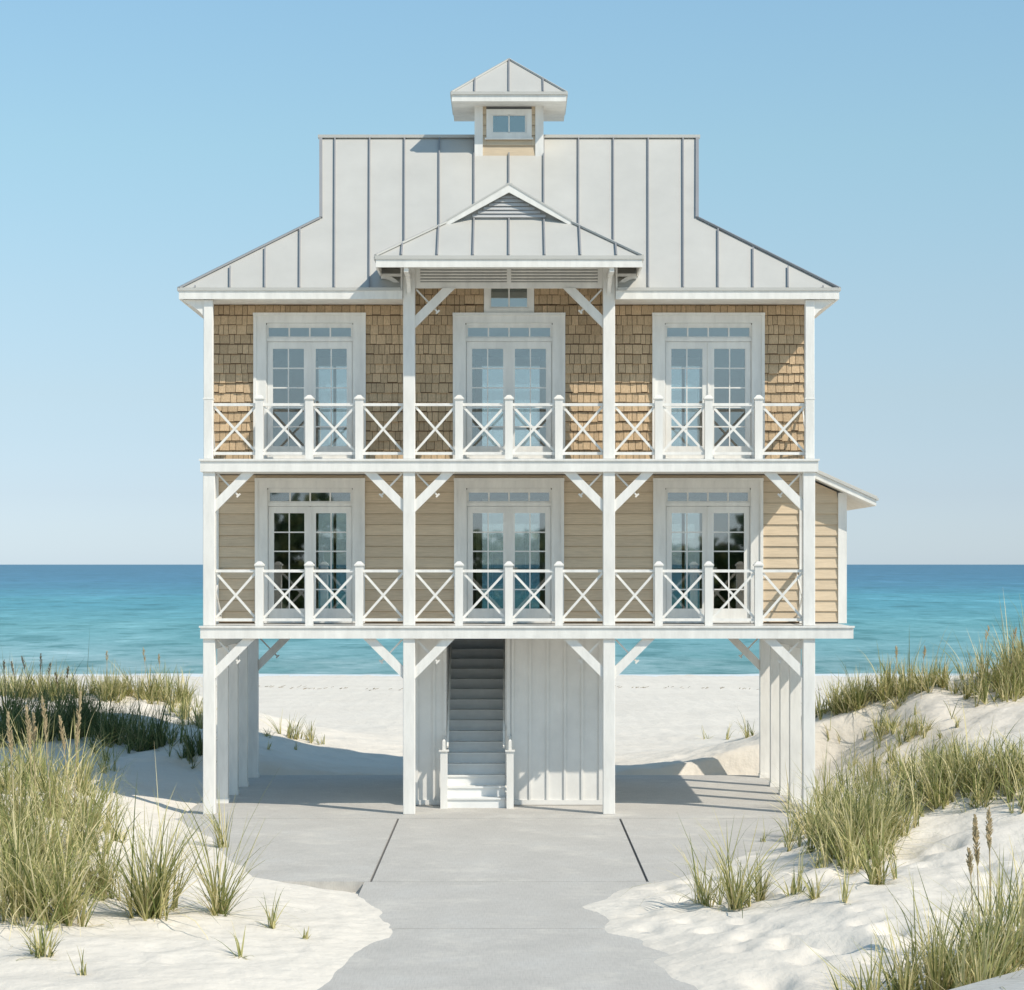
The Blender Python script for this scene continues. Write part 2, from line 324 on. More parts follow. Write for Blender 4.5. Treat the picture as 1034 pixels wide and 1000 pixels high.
def pieces(u0, u1, holes, za, zb):     # intervals of a course left free by holes, with the piece over a hole's head
    out = []; cuts = sorted({u0, u1, *[c for h in holes for c in h[:2] if u0 < c < u1]})
    for a, b in zip(cuts, cuts[1:]):
        mid = (a+b)/2; lo, hi = za, zb; ok = True
        for h in holes:
            if h[0] < mid < h[1] and h[2] < zb-1e-4 and h[3] > za+1e-4:
                if h[3] < zb: lo = h[3]
                elif h[2] > za: hi = h[2]
                else: ok = False
        if ok and hi-lo > .02:
            if out and abs(out[-1][1]-a) < 1e-6 and out[-1][2:] == (lo, hi): out[-1] = (out[-1][0], b, lo, hi)
            else: out.append((a, b, lo, hi))
    return out
def fr_front(yw): return lambda u, o, z: (u, yw-o, z)
def fr_side(xw, sg): return lambda u, o, z: (xw+sg*o, u, z)
def course(mb, T, a, b, lo, hi, tb, tt):
    mb.hexa([T(a, tb, lo), T(b, tb, lo), T(b, 0, lo), T(a, 0, lo), T(a, tt, hi), T(b, tt, hi), T(b, 0, hi), T(a, 0, hi)])
def laps(mb, T, u0, u1, z0, z1, holes=(), step=.203):
    z = z0
    while z < z1-.01:
        for a, b, lo, hi in pieces(u0, u1, holes, z, min(z+step, z1)):
            x = a
            while x < b-1e-3:                       # butt joints now and then
                e = min(b, x+random.uniform(2.2, 4.2));  e = b if b-e < .8 else e
                course(mb, T, x, e-.002, lo, hi-(.005 if hi == z+step else 0), .031, .004); x = e
        z += step
def shingles(mb, T, u0, u1, z0, z1, holes=()):
    z = z0; step = .178
    while z < z1-.01:
        for a, b, lo, hi in pieces(u0, u1, holes, z, min(z+step, z1)):
            x = a
            while x < b-1e-3:
                e = x+random.choice((.09, .11, .13, .15, .18)); e = b if b-e < .06 else e
                j = random.uniform(-.008, .012) if lo == z else 0
                course(mb, T, x+.004, e-.005, lo+j+.004, hi-.004, random.uniform(.032, .05), .004); x = e
        z += step*random.uniform(.96, 1.04)
def wall_boxes(mb, x0, x1, y0, y1, z0, z1, holes):
    cuts = sorted({x0, x1, *[c for h in holes for c in h[:2] if x0 < c < x1]})
    for a, b in zip(cuts, cuts[1:]):
        hs = sorted([h for h in holes if h[0] < (a+b)/2 < h[1]], key=lambda h: h[2]); z = z0
        for h in hs:
            if h[2] > z: mb.box(a, b, y0, y1, z, h[2])
            z = h[3]
        if z < z1: mb.box(a, b, y0, y1, z, z1)
def door_holes(z): return [(c-.86, c+.86, z, z+2.5) for c in (DOORX if z > 5 else DXL)]
def casing_holes(z): return [(c-1.0, c+1.0, z-.1, z+2.7) for c in (DOORX if z > 5 else DXL)]

# upper front wall: shingled
m = MB(); m.cur = 1
wall_boxes(m, -5.5, 5.5, YU, YU+.14, 6.39, 9.30, door_holes(6.39)+[(-.38, .38, 9.18, 9.31)]); m.box(-1.93, 1.93, YU, YU+.14, 9.72, 9.78)
wall_boxes(m, -1.93, 1.93, YU, YU+.14, 9.30, 9.72, [(-.38, .38, 9.29, 9.68)])
m.cur = 0
hs = casing_holes(6.39)+[(-.46, .46, 9.09, 9.74)]
shingles(m, fr_front(YU), -5.42, 5.42, 6.42, 9.27, hs); shingles(m, fr_front(YU), -1.9, 1.9, 9.27, 9.74, hs)
m.build('shingle_wall', [SHINGLE, BACK], house)['label'] = 'upper wall of weathered cedar shingles'
# lower front wall: lap siding
m = MB(); m.cur = 1; wall_boxes(m, -5.5, 5.5, YL, YL+.14, 3.39, 6.18, door_holes(3.39)); m.cur = 0
laps(m, fr_front(YL), -5.5, 5.58, 3.42, 6.17, casing_holes(3.39))
m.build('siding_wall', [SIDING, BACK], house)['label'] = 'lower wall of tan lap siding'
# side walls, back wall with openings to the sea
BW = [(-4.1, -3.30), (-.62, .70), (3.30, 4.1)]
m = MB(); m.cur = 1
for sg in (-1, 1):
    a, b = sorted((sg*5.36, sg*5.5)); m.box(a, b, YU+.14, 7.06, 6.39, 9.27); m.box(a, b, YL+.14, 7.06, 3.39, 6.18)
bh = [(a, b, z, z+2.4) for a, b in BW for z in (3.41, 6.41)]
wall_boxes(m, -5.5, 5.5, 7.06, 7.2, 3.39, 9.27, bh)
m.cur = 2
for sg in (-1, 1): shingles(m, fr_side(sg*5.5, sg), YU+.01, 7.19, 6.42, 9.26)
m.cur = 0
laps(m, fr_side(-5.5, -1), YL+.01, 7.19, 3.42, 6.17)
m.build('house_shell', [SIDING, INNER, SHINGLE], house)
def one(name, mat, par, *b):
    m = MB(); m.box(*b); return m.build(name, mat, par)
for sg in (-1, 1):
    for (z0, z1, yy) in ((6.39, 9.26, YU), (3.39, 6.17, YL)):
        a, b = sorted((sg*5.44, sg*5.56)); one('corner_board', WHITE, house, a, b, yy-.05, yy+.10, z0+.01, z1); one('corner_board', WHITE, house, a, b, 7.1, 7.25, z0+.01, z1)
# partitions inside so the rooms read as rooms
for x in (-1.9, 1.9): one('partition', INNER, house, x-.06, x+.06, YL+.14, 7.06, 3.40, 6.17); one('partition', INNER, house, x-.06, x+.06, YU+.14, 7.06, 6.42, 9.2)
# rear windows
for a, b in BW:
    for z in (3.41, 6.41):
        f = MB(); f.box(a-.08, a+.05, 7.03, 7.24, z, z+2.4); f.box(b-.05, b+.08, 7.03, 7.24, z, z+2.4); f.box(a+.05, b-.05, 7.03, 7.24, z+2.3, z+2.48); f.box(a+.05, b-.05, 7.08, 7.2, z, z+.12)
        f.box((a+b)/2-.03, (a+b)/2+.03, 7.08, 7.18, z+.12, z+2.3); f.box(a+.05, b-.05, 7.1, 7.16, z+.95, z+1.0)
        o = f.build('rear_window', WHITE2, house); p = MB(); p.box(a+.05, b-.05, 7.125, 7.131, z+.12, z+2.3); p.build('pane', GLASS, o)

# french doors --------------------------------------------------
def french_door():
    f = MB()                                              # casing with backband, jambs and sill
    for sg in (-1, 1):
        a, b = sorted((sg*.80, sg*1.0)); f.box(a, b, -.05, .03, 0, 2.53)
        a, b = sorted((sg*.975, sg*1.03)); f.box(a, b, -.075, .0, 0, 2.70)
        a, b = sorted((sg*.785, sg*.86)); f.box(a, b, -.02, .14, 0, 2.5)
    f.box(-.975, .975, -.052, .03, 2.53, 2.665); f.box(-1.035, 1.035, -.09, .0, 2.665, 2.715)
    f.box(-.785, .785, -.025, .13, 2.19, 2.26); f.box(-.785, .785, -.02, .14, 2.47, 2.528); f.box(-.785, .785, -.045, .14, 0.005, .05)
    o = f.build('french_door', WHITE, house)
    t = MB()
    t.box(-.785, -.755, .0, .05, 2.26, 2.47); t.box(.755, .785, .0, .05, 2.26, 2.47); t.box(-.755, .755, .0, .05, 2.26, 2.285); t.box(-.755, .755, .0, .05, 2.445, 2.47)
    for x in (-.3775, 0, .3775): t.box(x-.014, x+.014, .002, .048, 2.285, 2.445)
    t.build('transom_frame', WHITE, o)
    p = MB(); p.box(-.755, .755, .022, .028, 2.285, 2.445); p.build('transom_pane', GLASS, o)
    for sg in (-1, 1):
        l = MB(); X = lambda a, b: tuple(sorted((sg*a, sg*b)))
        l.box(*X(.012, .108), .0, .045, .05, 2.185); l.box(*X(.678, .78), .0, .045, .05, 2.185)
        l.box(*X(.108, .678), .0, .045, 2.06, 2.185); l.box(*X(.108, .678), .0, .045, .05, .27)
        for k in range(1, 5): z = .27+k*1.79/5; l.box(*X(.108, .678), .008, .038, z-.012, z+.012)
        l.box(*X(.382, .404), .006, .04, .27, 2.06)
        l.build('door_leaf', WHITE, o)
        g_ = MB(); g_.box(*X(.108, .678), .02, .026, .27, 2.06); g_.build('door_pane', GLASS, o)
    a = MB(); a.box(-.012, .022, -.018, .0, .06, 2.18); a.build('astragal', WHITE, o)
    h = MB(); h.box(.055, .085, -.012, 0, .93, 1.13); h.bar((.07, -.012, 1.03), (.07, -.05, 1.03), .016, .016); h.bar((.07, -.05, 1.03), (.16, -.05, 1.03), .018, .018); h.build('door_handle', BRASS, o)
    return o
fd = french_door(); first = True
for z, yw in ((6.40, YU), (3.40, YL)):
    for c in (DOORX if z > 5 else DXL):
        if first: fd.location = (c, yw, z); first = False
        else: copy_tree(fd, (c, yw, z))
# small window over the middle door
m = MB()
m.box(-.46, -.36, YU-.05, YU+.02, 9.12, 9.72); m.box(.36, .46, YU-.05, YU+.02, 9.12, 9.72); m.box(-.36, .36, YU-.048, YU+.02, 9.12, 9.2); m.box(-.36, .36, YU-.048, YU+.02, 9.66, 9.72)
m.box(-.36, .36, YU-.02, YU+.03, 9.2, 9.23); m.box(-.36, -.33, YU-.02, YU+.03, 9.23, 9.66); m.box(.33, .36, YU-.02, YU+.03, 9.23, 9.66); m.box(-.013, .013, YU-.015, YU+.03, 9.23, 9.66)
o = m.build('attic_window', WHITE, house); p = MB(); p.box(-.33, .33, YU, YU+.006, 9.23, 9.66); p.build('pane', GLASS, o); p = MB(); p.box(-.325, .325, YU+.012, YU+.018, 9.235, 9.655); p.build('pane_backing', DECK, o)  # pale sheet added behind the glass to brighten the dark pane

# decks ---------------------------------------------------------
def deck(z, x1, hole, name):
    m = MB()
    if hole:
        m.box(-5.5, -1.2, -.07, 7.2, z-.20, z-.03); m.box(-.04, x1-.03, -.07, 7.2, z-.20, z-.03); m.box(-1.2, -.04, -.07, 1.62, z-.20, z-.03); m.box(-1.2, -.04, 6.0, 7.2, z-.20, z-.03)
    else: m.box(-5.5, x1-.03, -.07, 7.2, z-.20, z-.03)
    o = m.build(name, WHITE2, house)
    b = MB(); y = -.10
    yend = YL+.02 if z < 5 else YU+.02
    while y < yend-.02: b.box(-5.52, x1-.02 if y > -.11 else x1-.02, y+.004, y+.128, z-.028, z-.002); y += .134
    b.build('deck_boards', DECK, o)
    f = MB(); f.box(-5.55, x1, -.135, -.072, z-.225, z-.03); f.box(-5.57, x1+.02, -.165, -.099, z-.03, z+.004)
    f.box(-5.555, -5.5, -.072, 7.22, z-.225, z-.03); f.box(x1-.055, x1, -.072, 7.22 if x1 < 6 else 6, z-.225, z-.03)
    f.box(-5.5, x1-.055, 7.2, 7.25, z-.225, z-.03)
    f.build('deck_fascia', WHITE, o); return o
deck(3.39, 6.19, True, 'lower_deck'); deck(6.39, 5.56, False, 'upper_deck')
for x in (-5.4, 5.4): one('floor_beam', WHITE2, house, x-.07, x+.07, .12, 7.1, 2.96, 3.185)
one('floor_beam', WHITE2, house, -5.33, -1.85, 6.8, 6.94, 2.98, 3.18); one('floor_beam', WHITE2, house, 1.85, 5.33, 6.8, 6.94, 2.98, 3.18)

# posts ---------------------------------------------------------
def post(name, x, y, wd, z0, z1, plinth=True):
    m = MB(); h = wd/2; m.box(-h, h, -h, h, 0, z1-z0)
    if plinth: m.box(-h-.012, h+.012, -h-.012, h+.012, 0, .10)
    o = m.build(name, WHITE, house, (x, y, z0))
    bv = o.modifiers.new('bevel', 'BEVEL'); bv.width = .008; bv.segments = 1
    return o
for x in (-5.4, -1.8, 1.8, 5.4):
    post('ground_post', x, .02, .215, 0, 3.165, False); post('porch_post', x, .02, .215, 3.394, 6.165, False)
for x in (-1.8, 1.8): post('porch_post', x, .02, .215, 6.394, 9.92, False)
for x in (-5.415, 5.415): post('porch_post', x, .0, .165, 6.394, 9.26, False)

def brace_part(sg):
    m = MB(); r = .72
    m.prism([(0, -r), (0, -r+.22), (sg*(r-.22), 0), (sg*r, 0)], -.045, .045)
    o = m.build('brace', WHITE, house); s_ = MB()
    s_.bar((sg*.02, .075, -.02), (sg*.41, .075, -.43), .03, .035, up=(0, 1, 0)); s_.bar((sg*.375, .075, -.45), (sg*.435, .075, -.39), .03, .04, up=(0, 1, 0))
    s_.build('strut', WHITE, o)
    return o
bl = brace_part(-1); br = brace_part(1); used = {-1: False, 1: False}
def brace(x, z, sg, y=.0, sc=1):
    src = bl if sg < 0 else br
    if used[sg]: o = copy_tree(src, (x, y, z))
    else: src.location = (x, y, z); used[sg] = True; o = src
    if sc != 1: o.scale = (sc, sc, sc)
for z in (3.16, 6.165):
    brace(-5.4+.1075, z, 1); brace(-1.8-.1075, z, -1); brace(-1.8+.1075, z, 1); brace(1.8-.1075, z, -1); brace(1.8+.1075, z, 1); brace(5.4-.1075, z, -1)
brace(-1.8+.1075, 9.48, 1); brace(1.8-.1075, 9.48, -1)
brace(-5.3, 2.97, 1, 6.87); brace(5.3, 2.97, -1, 6.87)

# carport piers and their braces
for sg in (-1, 1):
    for y in (1.9, 3.4, 5.0, 6.88):
        m = MB(); m.box(-.10, .10, -.10, .10, 0, 2.955); m.box(-.115, .115, -.115, .115, 0, .08); m.build('pier', WHITE, house, (sg*5.4, y, 0))
    for y in (1.9, 3.4, 5.0):
        m = MB(); m.prism([(0, -.45), (0, -.30), (.30, 0), (.45, 0)], -.03, .03, axis='x'); m.build('pier_brace', WHITE, house, (sg*5.4, y+.10, 2.955))

# railings ------------------------------------------------------
def panel(x0, x1, z, yc=.02):
    m = MB(); m.box(x0, x1, yc-.03, yc+.03, z+.965, z+1.015); m.box(x0, x1, yc-.022, yc+.022, z+.085, z+.135)
    m.bar((x0, yc-.012, z+.135), (x1, yc-.012, z+.965), .022, .042, up=(0, 1, 0)) if False else None
    for (za, zb, oy) in ((z+.145, z+.955, -.011), (z+.955, z+.145, .011)):
        p = Vector((x0+.005, yc+oy, za)); q = Vector((x1-.005, yc+oy, zb)); m.bar(p, q, .042, .02, up=(0, 1, 0))
    m.build('railing_panel', WHITE, house)
def side_panel(x, y0, y1, z):
    m = MB(); m.box(x-.03, x+.03, y0, y1, z+.965, z+1.015); m.box(x-.022, x+.022, y0, y1, z+.085, z+.135)
    for (za, zb, ox) in ((z+.145, z+.955, -.011), (z+.955, z+.145, .011)):
        m.bar((x+ox, y0, za), (x+ox, y1, zb), .042, .02, up=(1, 0, 0))
    m.build('railing_panel', WHITE, house)
for z in (3.39, 6.39):
    for c in (-3.6, 0, 3.6):
        xsr = [c-.9, c, c+.9]
        for x in xsr:
            m = MB(); m.box(-.07, .07, -.07, .07, 0, 1.08); m.box(-.09, .09, -.09, .09, 1.08, 1.105)
            m.hexa([(-.082, -.082, 1.105), (.082, -.082, 1.105), (.082, .082, 1.105), (-.082, .082, 1.105), (-.03, -.03, 1.16), (.03, -.03, 1.16), (.03, .03, 1.16), (-.03, .03, 1.16)])
            m.build('railing_post', WHITE, house, (x, .02, z+.004))
        e = 5.33 if z > 5 else 5.29
        L = -e if c < 0 else c-1.8+.108; Rr = e if c > 0 else c+1.8-.108
        for a, b in ((L, c-.97), (c-.83, c-.07), (c+.07, c+.83), (c+.97, Rr)): panel(a, b, z)
for x in (-5.4, 5.4):
    side_panel(x, .13, YL-.02, 3.39) if x < 0 else side_panel(x, .13, YL-.02, 3.39)
    side_panel(x, .10, YU-.05, 6.39)
    m = MB(); h = .09; m.box(-h, h, -h, h, 0, .025); m.build('post_collar', WHITE, house, (x*1.003, 0, 7.47))

# main roof -----------------------------------------------------
EZ = 9.45; EY = -.15; EX = 5.93; RY = 3.6; RZ = 12.9; GX = 3.54; GR = 3.72; BZ = 10.97
SL = (RZ-EZ)/(RY-EY); yb = EY+(BZ-EZ)/SL; zr = lambda y: EZ+(y-EY)*SL
m = MB(); NX = 1.95; NY = .55
for sg in (-1, 1):
    m.poly([(sg*EX, EY, EZ), (sg*NX, EY, EZ), (sg*NX, RY, RZ), (sg*GR, RY, RZ), (sg*GX, yb, BZ)])
    m.poly([(sg*EX, EY, EZ), (sg*GX, yb, BZ), (sg*GX, 2*RY-yb, BZ), (sg*EX, 2*RY-EY, EZ)])
    m.poly([(sg*GX, yb, BZ), (sg*GR, RY, RZ), (sg*GX, 2*RY-yb, BZ)])
m.poly([(-NX, NY, zr(NY)), (NX, NY, zr(NY)), (NX, RY, RZ), (-NX, RY, RZ)])
by = 2*RY-EY
m.poly([(-EX, by, EZ), (EX, by, EZ), (GX, by-(yb-EY), BZ), (GR, RY, RZ), (-GR, RY, RZ), (-GX, by-(yb-EY), BZ)])
m.box(-EX+.04, EX-.04, YU+.16, by-.035, 9.30, 9.33)
m.cur = 1; sp_ = .6267; k = -9; fan = lambda y: 1+.092*(y-EY)/(RY-EY)
while k <= 9:
    x = k*sp_; ax = abs(x); k += 1
    if ax > EX-.05: continue
    top = RY-.06 if ax < GX-.02 else EY+(yb-EY)*max(.02, (EX-ax*1.022)/(EX-GX)-.045)
    bot = EY
    if ax < 2.3: bot = max(NY, (11.25-.59*ax-EZ)/SL+EY)
    m.bar((x*fan(bot), bot, zr(bot)), (x*fan(top), top, zr(top)), .026, .05, lift=.02)
    tb = by-(top-EY); m.bar((x, by, EZ), (x, tb, zr(top)), .026, .05, lift=.02)
for sg in (-1, 1):
    for yy in (1, -1):
        m.bar((sg*EX, RY+yy*(EY-RY), EZ), (sg*GX, RY+yy*(yb-RY), BZ), .09, .03, lift=.02)
        m.bar((sg*(GX-.02), RY+yy*(yb-RY), BZ), (sg*(GR-.02), RY, RZ), .06, .05, lift=.02)
    yk = .7
    while yk < 7:
        t_ = min(1, min(yk-EY, by-yk)/(yb-EY)); xe = sg*(EX-(EX-GX)*t_)
        m.bar((sg*EX, yk, EZ), (xe, yk, EZ+(BZ-EZ)*t_), .026, .04, lift=.02); yk += sp_
m.cur = 0; m.box(-GR-.03, GR+.03, RY-.09, RY+.09, RZ-.03, RZ+.03)
# drip edge / gutter line
for a, b in ((-EX-.02, -NX-.0), (NX, EX+.02)): m.box(a, b, EY-.035, EY+.02, EZ-.035, EZ+.02)
for sg in (-1, 1):
    a, b = sorted((sg*(EX-.02), sg*(EX+.035))); m.box(a, b, EY+.02, by, EZ-.035, EZ+.015)
m.box(-EX, EX, by-.02, by+.035, EZ-.035, EZ+.02)
roof = m.build('roof', [ROOF, SEAM], house, fix=False)
f = MB()
for a, b in ((-EX, -1.915), (1.915, EX)):
    f.box(a, b, EY-.012, EY+.03, 9.265, EZ-.035)
for sg in (-1, 1):
    a, b = sorted((sg*(EX-.03), sg*(EX+.005))); f.box(a, b, EY+.03, by-.03, 9.265, EZ-.035)
    a, b = sorted((sg*1.95, sg*(EX-.03))); f.box(a, b, EY+.03, YU-.002, 9.27, 9.30)
    a, b = sorted((sg*5.51, sg*(EX-.03))); f.box(a, b, YU-.002, by-.03, 9.262, 9.29)
    a, b = sorted((sg*1.915, sg*1.95)); f.box(a, b, EY+.03, YU-.002, 9.27, 9.86)
f.box(-EX, EX, by-.03, by, 9.265, EZ-.035)
f.build('eave_board', WHITE, roof)
for sg in (-1, 1):
    m = MB(); m.prism([(sg*5.49, 9.262), (sg*5.88, 9.262), (sg*5.84, 9.235), (sg*5.70, 9.15), (sg*5.58, 9.06), (sg*5.50, 8.97), (sg*5.49, 8.90)], -.06, .07)
    m.build('eave_bracket', WHITE, roof)

# entry gable ---------------------------------------------------
gy0 = -1.2; gz = 9.887; gx = 2.33; az = 11.27; gp = (az-gz)/gx; vy = -.22; vz = gz+.80; vx = gx-(vz-gz)/gp; yend = 2.2
m = MB()
m.poly([(-gx, gy0, gz), (gx, gy0, gz), (vx, vy, vz), (-vx, vy, vz)])
yr = 1.85
for sg in (-1, 1):
    # side slope back to where it dives under the main roof
    ye = (gz-EZ)/SL+EY
    m.poly([(sg*gx, gy0, gz), (sg*vx, vy, vz), (0, vy, az), (0, yr+.05, az), (sg*gx, ye+.12, gz)])
    m.bar((sg*gx, gy0, gz), (sg*vx, vy, vz), .07, .03, lift=.02)
m.cur = 1
for k in range(-3, 4):
    x = k*sp_; t_ = 1 if abs(x) <= vx else (gx-abs(x))/(gx-vx)
    m.bar((x, gy0, gz), (x, gy0+(vy-gy0)*t_, gz+(vz-gz)*t_), .026, .045, lift=.02)
for sg in (-1, 1):
    for yk in (-.6, .05, .7, 1.2):
        zk = lambda x: gz+(gx-abs(x))*gp
        xe = .05 if yk > vy else gx-(gx-vx)*(yk-gy0)/(vy-gy0)
        xs_ = max(0.1, min(gx, gx-(max(0, (zr(yk)-gz))/gp)))
        if xs_ > xe: m.bar((sg*xs_, yk, zk(xs_)), (sg*xe, yk, zk(xe)), .026, .04, lift=.02)
m.cur = 0; m.box(-gx-.02, gx+.02, gy0-.035, gy0+.02, gz-.05, gz+.012)
for sg in (-1, 1):
    a, b = sorted((sg*(gx-.02), sg*(gx+.035))); m.box(a, b, gy0+.02, .3, gz-.05, gz+.01)
m.bar((0, vy-.12, az), (0, yr, az), .12, .03, lift=.03)
# overhanging roof strips of the little gablet
for sg in (-1, 1):
    xe = vx+.14; ze = az-xe*gp
    m.hexa([(sg*xe, vy-.14, ze+.02), (0, vy-.14, az+.02), (0, vy+.05, az+.02), (sg*xe, vy+.05, ze+.02), (sg*xe, vy-.14, ze+.055), (0, vy-.14, az+.055), (0, vy+.05, az+.055), (sg*xe, vy+.05, ze+.055)])
gab = m.build('entry_gable', [ROOF, SEAM], house, fix=False); gab['label'] = 'hipped metal porch roof with small louvered gablet'
f = MB()
f.box(-gx, gx, gy0-.012, gy0+.03, 9.696, gz-.05)
for sg in (-1, 1):
    a, b = sorted((sg*(gx-.03), sg*(gx+.004))); f.box(a, b, gy0+.03, .18, 9.70, gz-.05)
    xe = vx+.16; ze = az-xe*gp        # rake boards
    f.prism([(0, az+.02), (sg*xe, ze+.02), (sg*xe-sg*.02, ze-.05), (sg*(xe-.22), ze-.05+.22*gp-.02), (0, az-.12)], vy-.13, vy-.09)
f.box(-1.9, 1.9, .15, YU-.002, 9.73, 9.76)
for sg in (-1, 1):
    a, b = sorted((sg*1.72, sg*1.86)); f.box(a, b, .13, YU-.01, 9.50, 9.725)
f.build('gable_trim', WHITE, gab)
v = MB(); v.prism([(-vx+.04, vz+.0), (vx-.04, vz+.0), (0, az-.08)], vy+.0, vy+.02)
v.cur = 1; zz = vz+.03
while zz < az-.16:
    hw = (az-.10-zz)/gp*.86
    v.hexa([(-hw, vy-.045, zz), (hw, vy-.045, zz), (hw, vy-.01, zz+.0), (-hw, vy-.01, zz+.0), (-hw, vy-.02, zz+.055), (hw, vy-.02, zz+.055), (hw, vy-.005, zz+.055), (-hw, vy-.005, zz+.055)]); zz += .068
v.build('gable_vent', [VENTIN, VENT], gab)
lv = MB(); lv.box(-1.69, 1.69, -.02, .06, 9.48, 9.585); lv.box(-.04, .04, -.025, .055, 9.585, 9.95); lv.box(-1.69, -1.60, -.022, .06, 9.585, 9.95); lv.box(1.60, 1.69, -.022, .06, 9.585, 9.95); lv.box(-1.6, 1.6, -.01, .06, 9.90, 9.96)
for sg in (-1, 1):
    zz = 9.60
    while zz < 9.87:
        a, b = sorted((sg*.04, sg*1.60)); lv.hexa([(a, -.014, zz), (b, -.014, zz), (b, .03, zz+.022), (a, .03, zz+.022), (a, -.014, zz+.034), (b, -.014, zz+.034), (b, .03, zz+.046), (a, .03, zz+.046)]); zz += .054
lv.cur = 1; lv.box(-1.6, 1.6, .05, .058, 9.585, 9.9)
lv.build('louver_panel', [WHITE, VENTIN], house)
for sg in (-1, 1):                      # curved brackets, sideways and forwards, carrying the gable eave
    b = MB(); prev = None
    for i in range(9):
        t_ = i/8*math.pi/2; p = Vector((sg*(1.905+.40*(1-math.cos(t_))), .02, 9.30+.39*math.sin(t_)))
        if prev is not None: b.bar(prev, p, .07, .055, up=(0, 1, 0))
        prev = p
    b.bar((sg*1.90, .02, 9.715), (sg*2.31, .02, 9.715), .07, .05)
    b.build('curved_bracket', WHITE, gab)
    b = MB(); b.box(sg*1.8-.04, sg*1.8+.04, gy0+.03, -.09, 9.62, 9.70); prev = None
    for i in range(9):
        t_ = i/8*math.pi/2; p = Vector((sg*1.8, -.09-.55*(1-math.cos(t_)), 9.36+.26*math.sin(t_)))
        if prev is not None: b.bar(prev, p, .07, .055)
        prev = p
    b.build('outrigger', WHITE, gab)

# cupola --------------------------------------------------------
cy = 3.6; cw = .66; cd = .5; cb = zr(cy-cd); ct = 13.42
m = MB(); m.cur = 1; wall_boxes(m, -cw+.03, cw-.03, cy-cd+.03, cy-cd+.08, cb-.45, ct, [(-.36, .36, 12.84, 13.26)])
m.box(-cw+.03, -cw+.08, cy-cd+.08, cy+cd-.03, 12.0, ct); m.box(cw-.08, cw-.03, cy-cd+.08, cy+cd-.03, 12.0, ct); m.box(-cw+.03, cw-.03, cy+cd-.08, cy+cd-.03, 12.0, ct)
m.cur = 0
laps(m, fr_front(cy-cd+.03), -cw+.15, cw-.15, cb-.2, ct, [(-.44, .44, 12.78, 13.40)], .2)
for sg in (-1, 1): laps(m, fr_side(sg*(cw-.03), sg), cy-cd+.15, cy+cd-.15, 12.1, ct, (), .2)
cup = m.build('cupola', [SIDING, INNER], house); cup['label'] = 'small square cupola on the ridge'
for sx_ in (-1, 1):
    for sy_ in (-1, 1):
        a, b = sorted((sx_*(cw-.15), sx_*(cw+.01))); c_, d_ = sorted((sy_*(cd-.15), sy_*(cd+.01))); one('corner_board', WHITE, cup, a, b, cy+c_, cy+d_, 12.25, ct)
m = MB(); yw = cy-cd
m.box(-.44, -.34, yw-.02, yw+.06, 12.78, 13.34); m.box(.34, .44, yw-.02, yw+.06, 12.78, 13.34); m.box(-.34, .34, yw-.018, yw+.06, 12.78, 12.88); m.box(-.34, .34, yw-.018, yw+.06, 13.24, 13.34)
m.box(-.47, .47, yw-.045, yw+.0, 12.75, 12.782); m.box(-.012, .012, yw+.0, yw+.04, 12.88, 13.24); m.box(-.34, -.31, yw, yw+.04, 12.88, 13.24); m.box(.31, .34, yw, yw+.04, 12.88, 13.24); m.box(-.31, .31, yw, yw+.04, 12.88, 12.9); m.box(-.31, .31, yw, yw+.04, 13.22, 13.24)
m.build('cupola_window', WHITE, cup); p = MB(); p.box(-.31, .31, yw+.02, yw+.026, 12.9, 13.22); p.build('pane', GLASS, cup)
m = MB(); ex, ey = 1.10, .97; e0 = 13.57; ap = (0, cy, 14.42)
pts = [(-ex, cy-ey, e0), (ex, cy-ey, e0), (ex, cy+ey, e0), (-ex, cy+ey, e0)]
for i in range(4): m.poly([pts[i], pts[(i+1) % 4], ap]); m.bar(pts[i], ap, .05, .03, lift=.012)
m.cur = 1
for k in (-1, 0, 1):
    x = k*.66; t_ = 1-abs(x)/ex; t_ = min(t_, .97)
    for sg in (-1, 1): m.bar((x, cy+sg*ey, e0), (x, cy+sg*ey*(1-t_), e0+.85*t_), .026, .04, lift=.015)
m.cur = 0; m.box(-ex-.02, ex+.02, cy-ey-.03, cy-ey+.02, e0-.045, e0+.012); m.box(-ex-.02, ex+.02, cy+ey-.02, cy+ey+.03, e0-.045, e0+.012)
for sg in (-1, 1):
    a, b = sorted((sg*(ex-.02), sg*(ex+.03))); m.box(a, b, cy-ey+.02, cy+ey-.02, e0-.045, e0+.01)
m.build('cupola_roof', [ROOF, SEAM], cup, fix=False)
m = MB(); m.box(-ex, ex, cy-ey, cy+ey, 13.40, e0-.046); m.build('cupola_eave', WHITE, cup)

# side bump-out -------------------------------------------------
m = MB(); m.cur = 1
m.prism([(5.56, 3.39), (6.27, 3.39), (6.27, 5.80), (5.56, 6.12)], YL+.02, 6.0); m.cur = 0
z = 3.42
T = fr_front(YL+.02)
while z < 6.05:
    z2 = z+.203
    xt = lambda zz: min(6.18, 5.56+(6.12-zz)/.32*.71) if zz > 5.8 else 6.18
    a, b1, b2 = 5.585, xt(z), xt(min(z2, 6.1))
    if b1 > a+.04:
        b2 = max(b2, a+.01)
        m.hexa([T(a, .034, z), T(b1, .034, z), T(b1, 0, z), T(a, 0, z), T(a, .006, min(z2, 6.1)), T(b2, .006, min(z2, 6.1)), T(b2, 0, min(z2, 6.1)), T(a, 0, min(z2, 6.1))])
    z = z2
laps(m, fr_side(6.27, 1), YL+.15, 6.0, 3.42, 5.80)
bo = m.build('side_room', [SIDING, INNER], house); bo['label'] = 'small lean-to room on the right end'
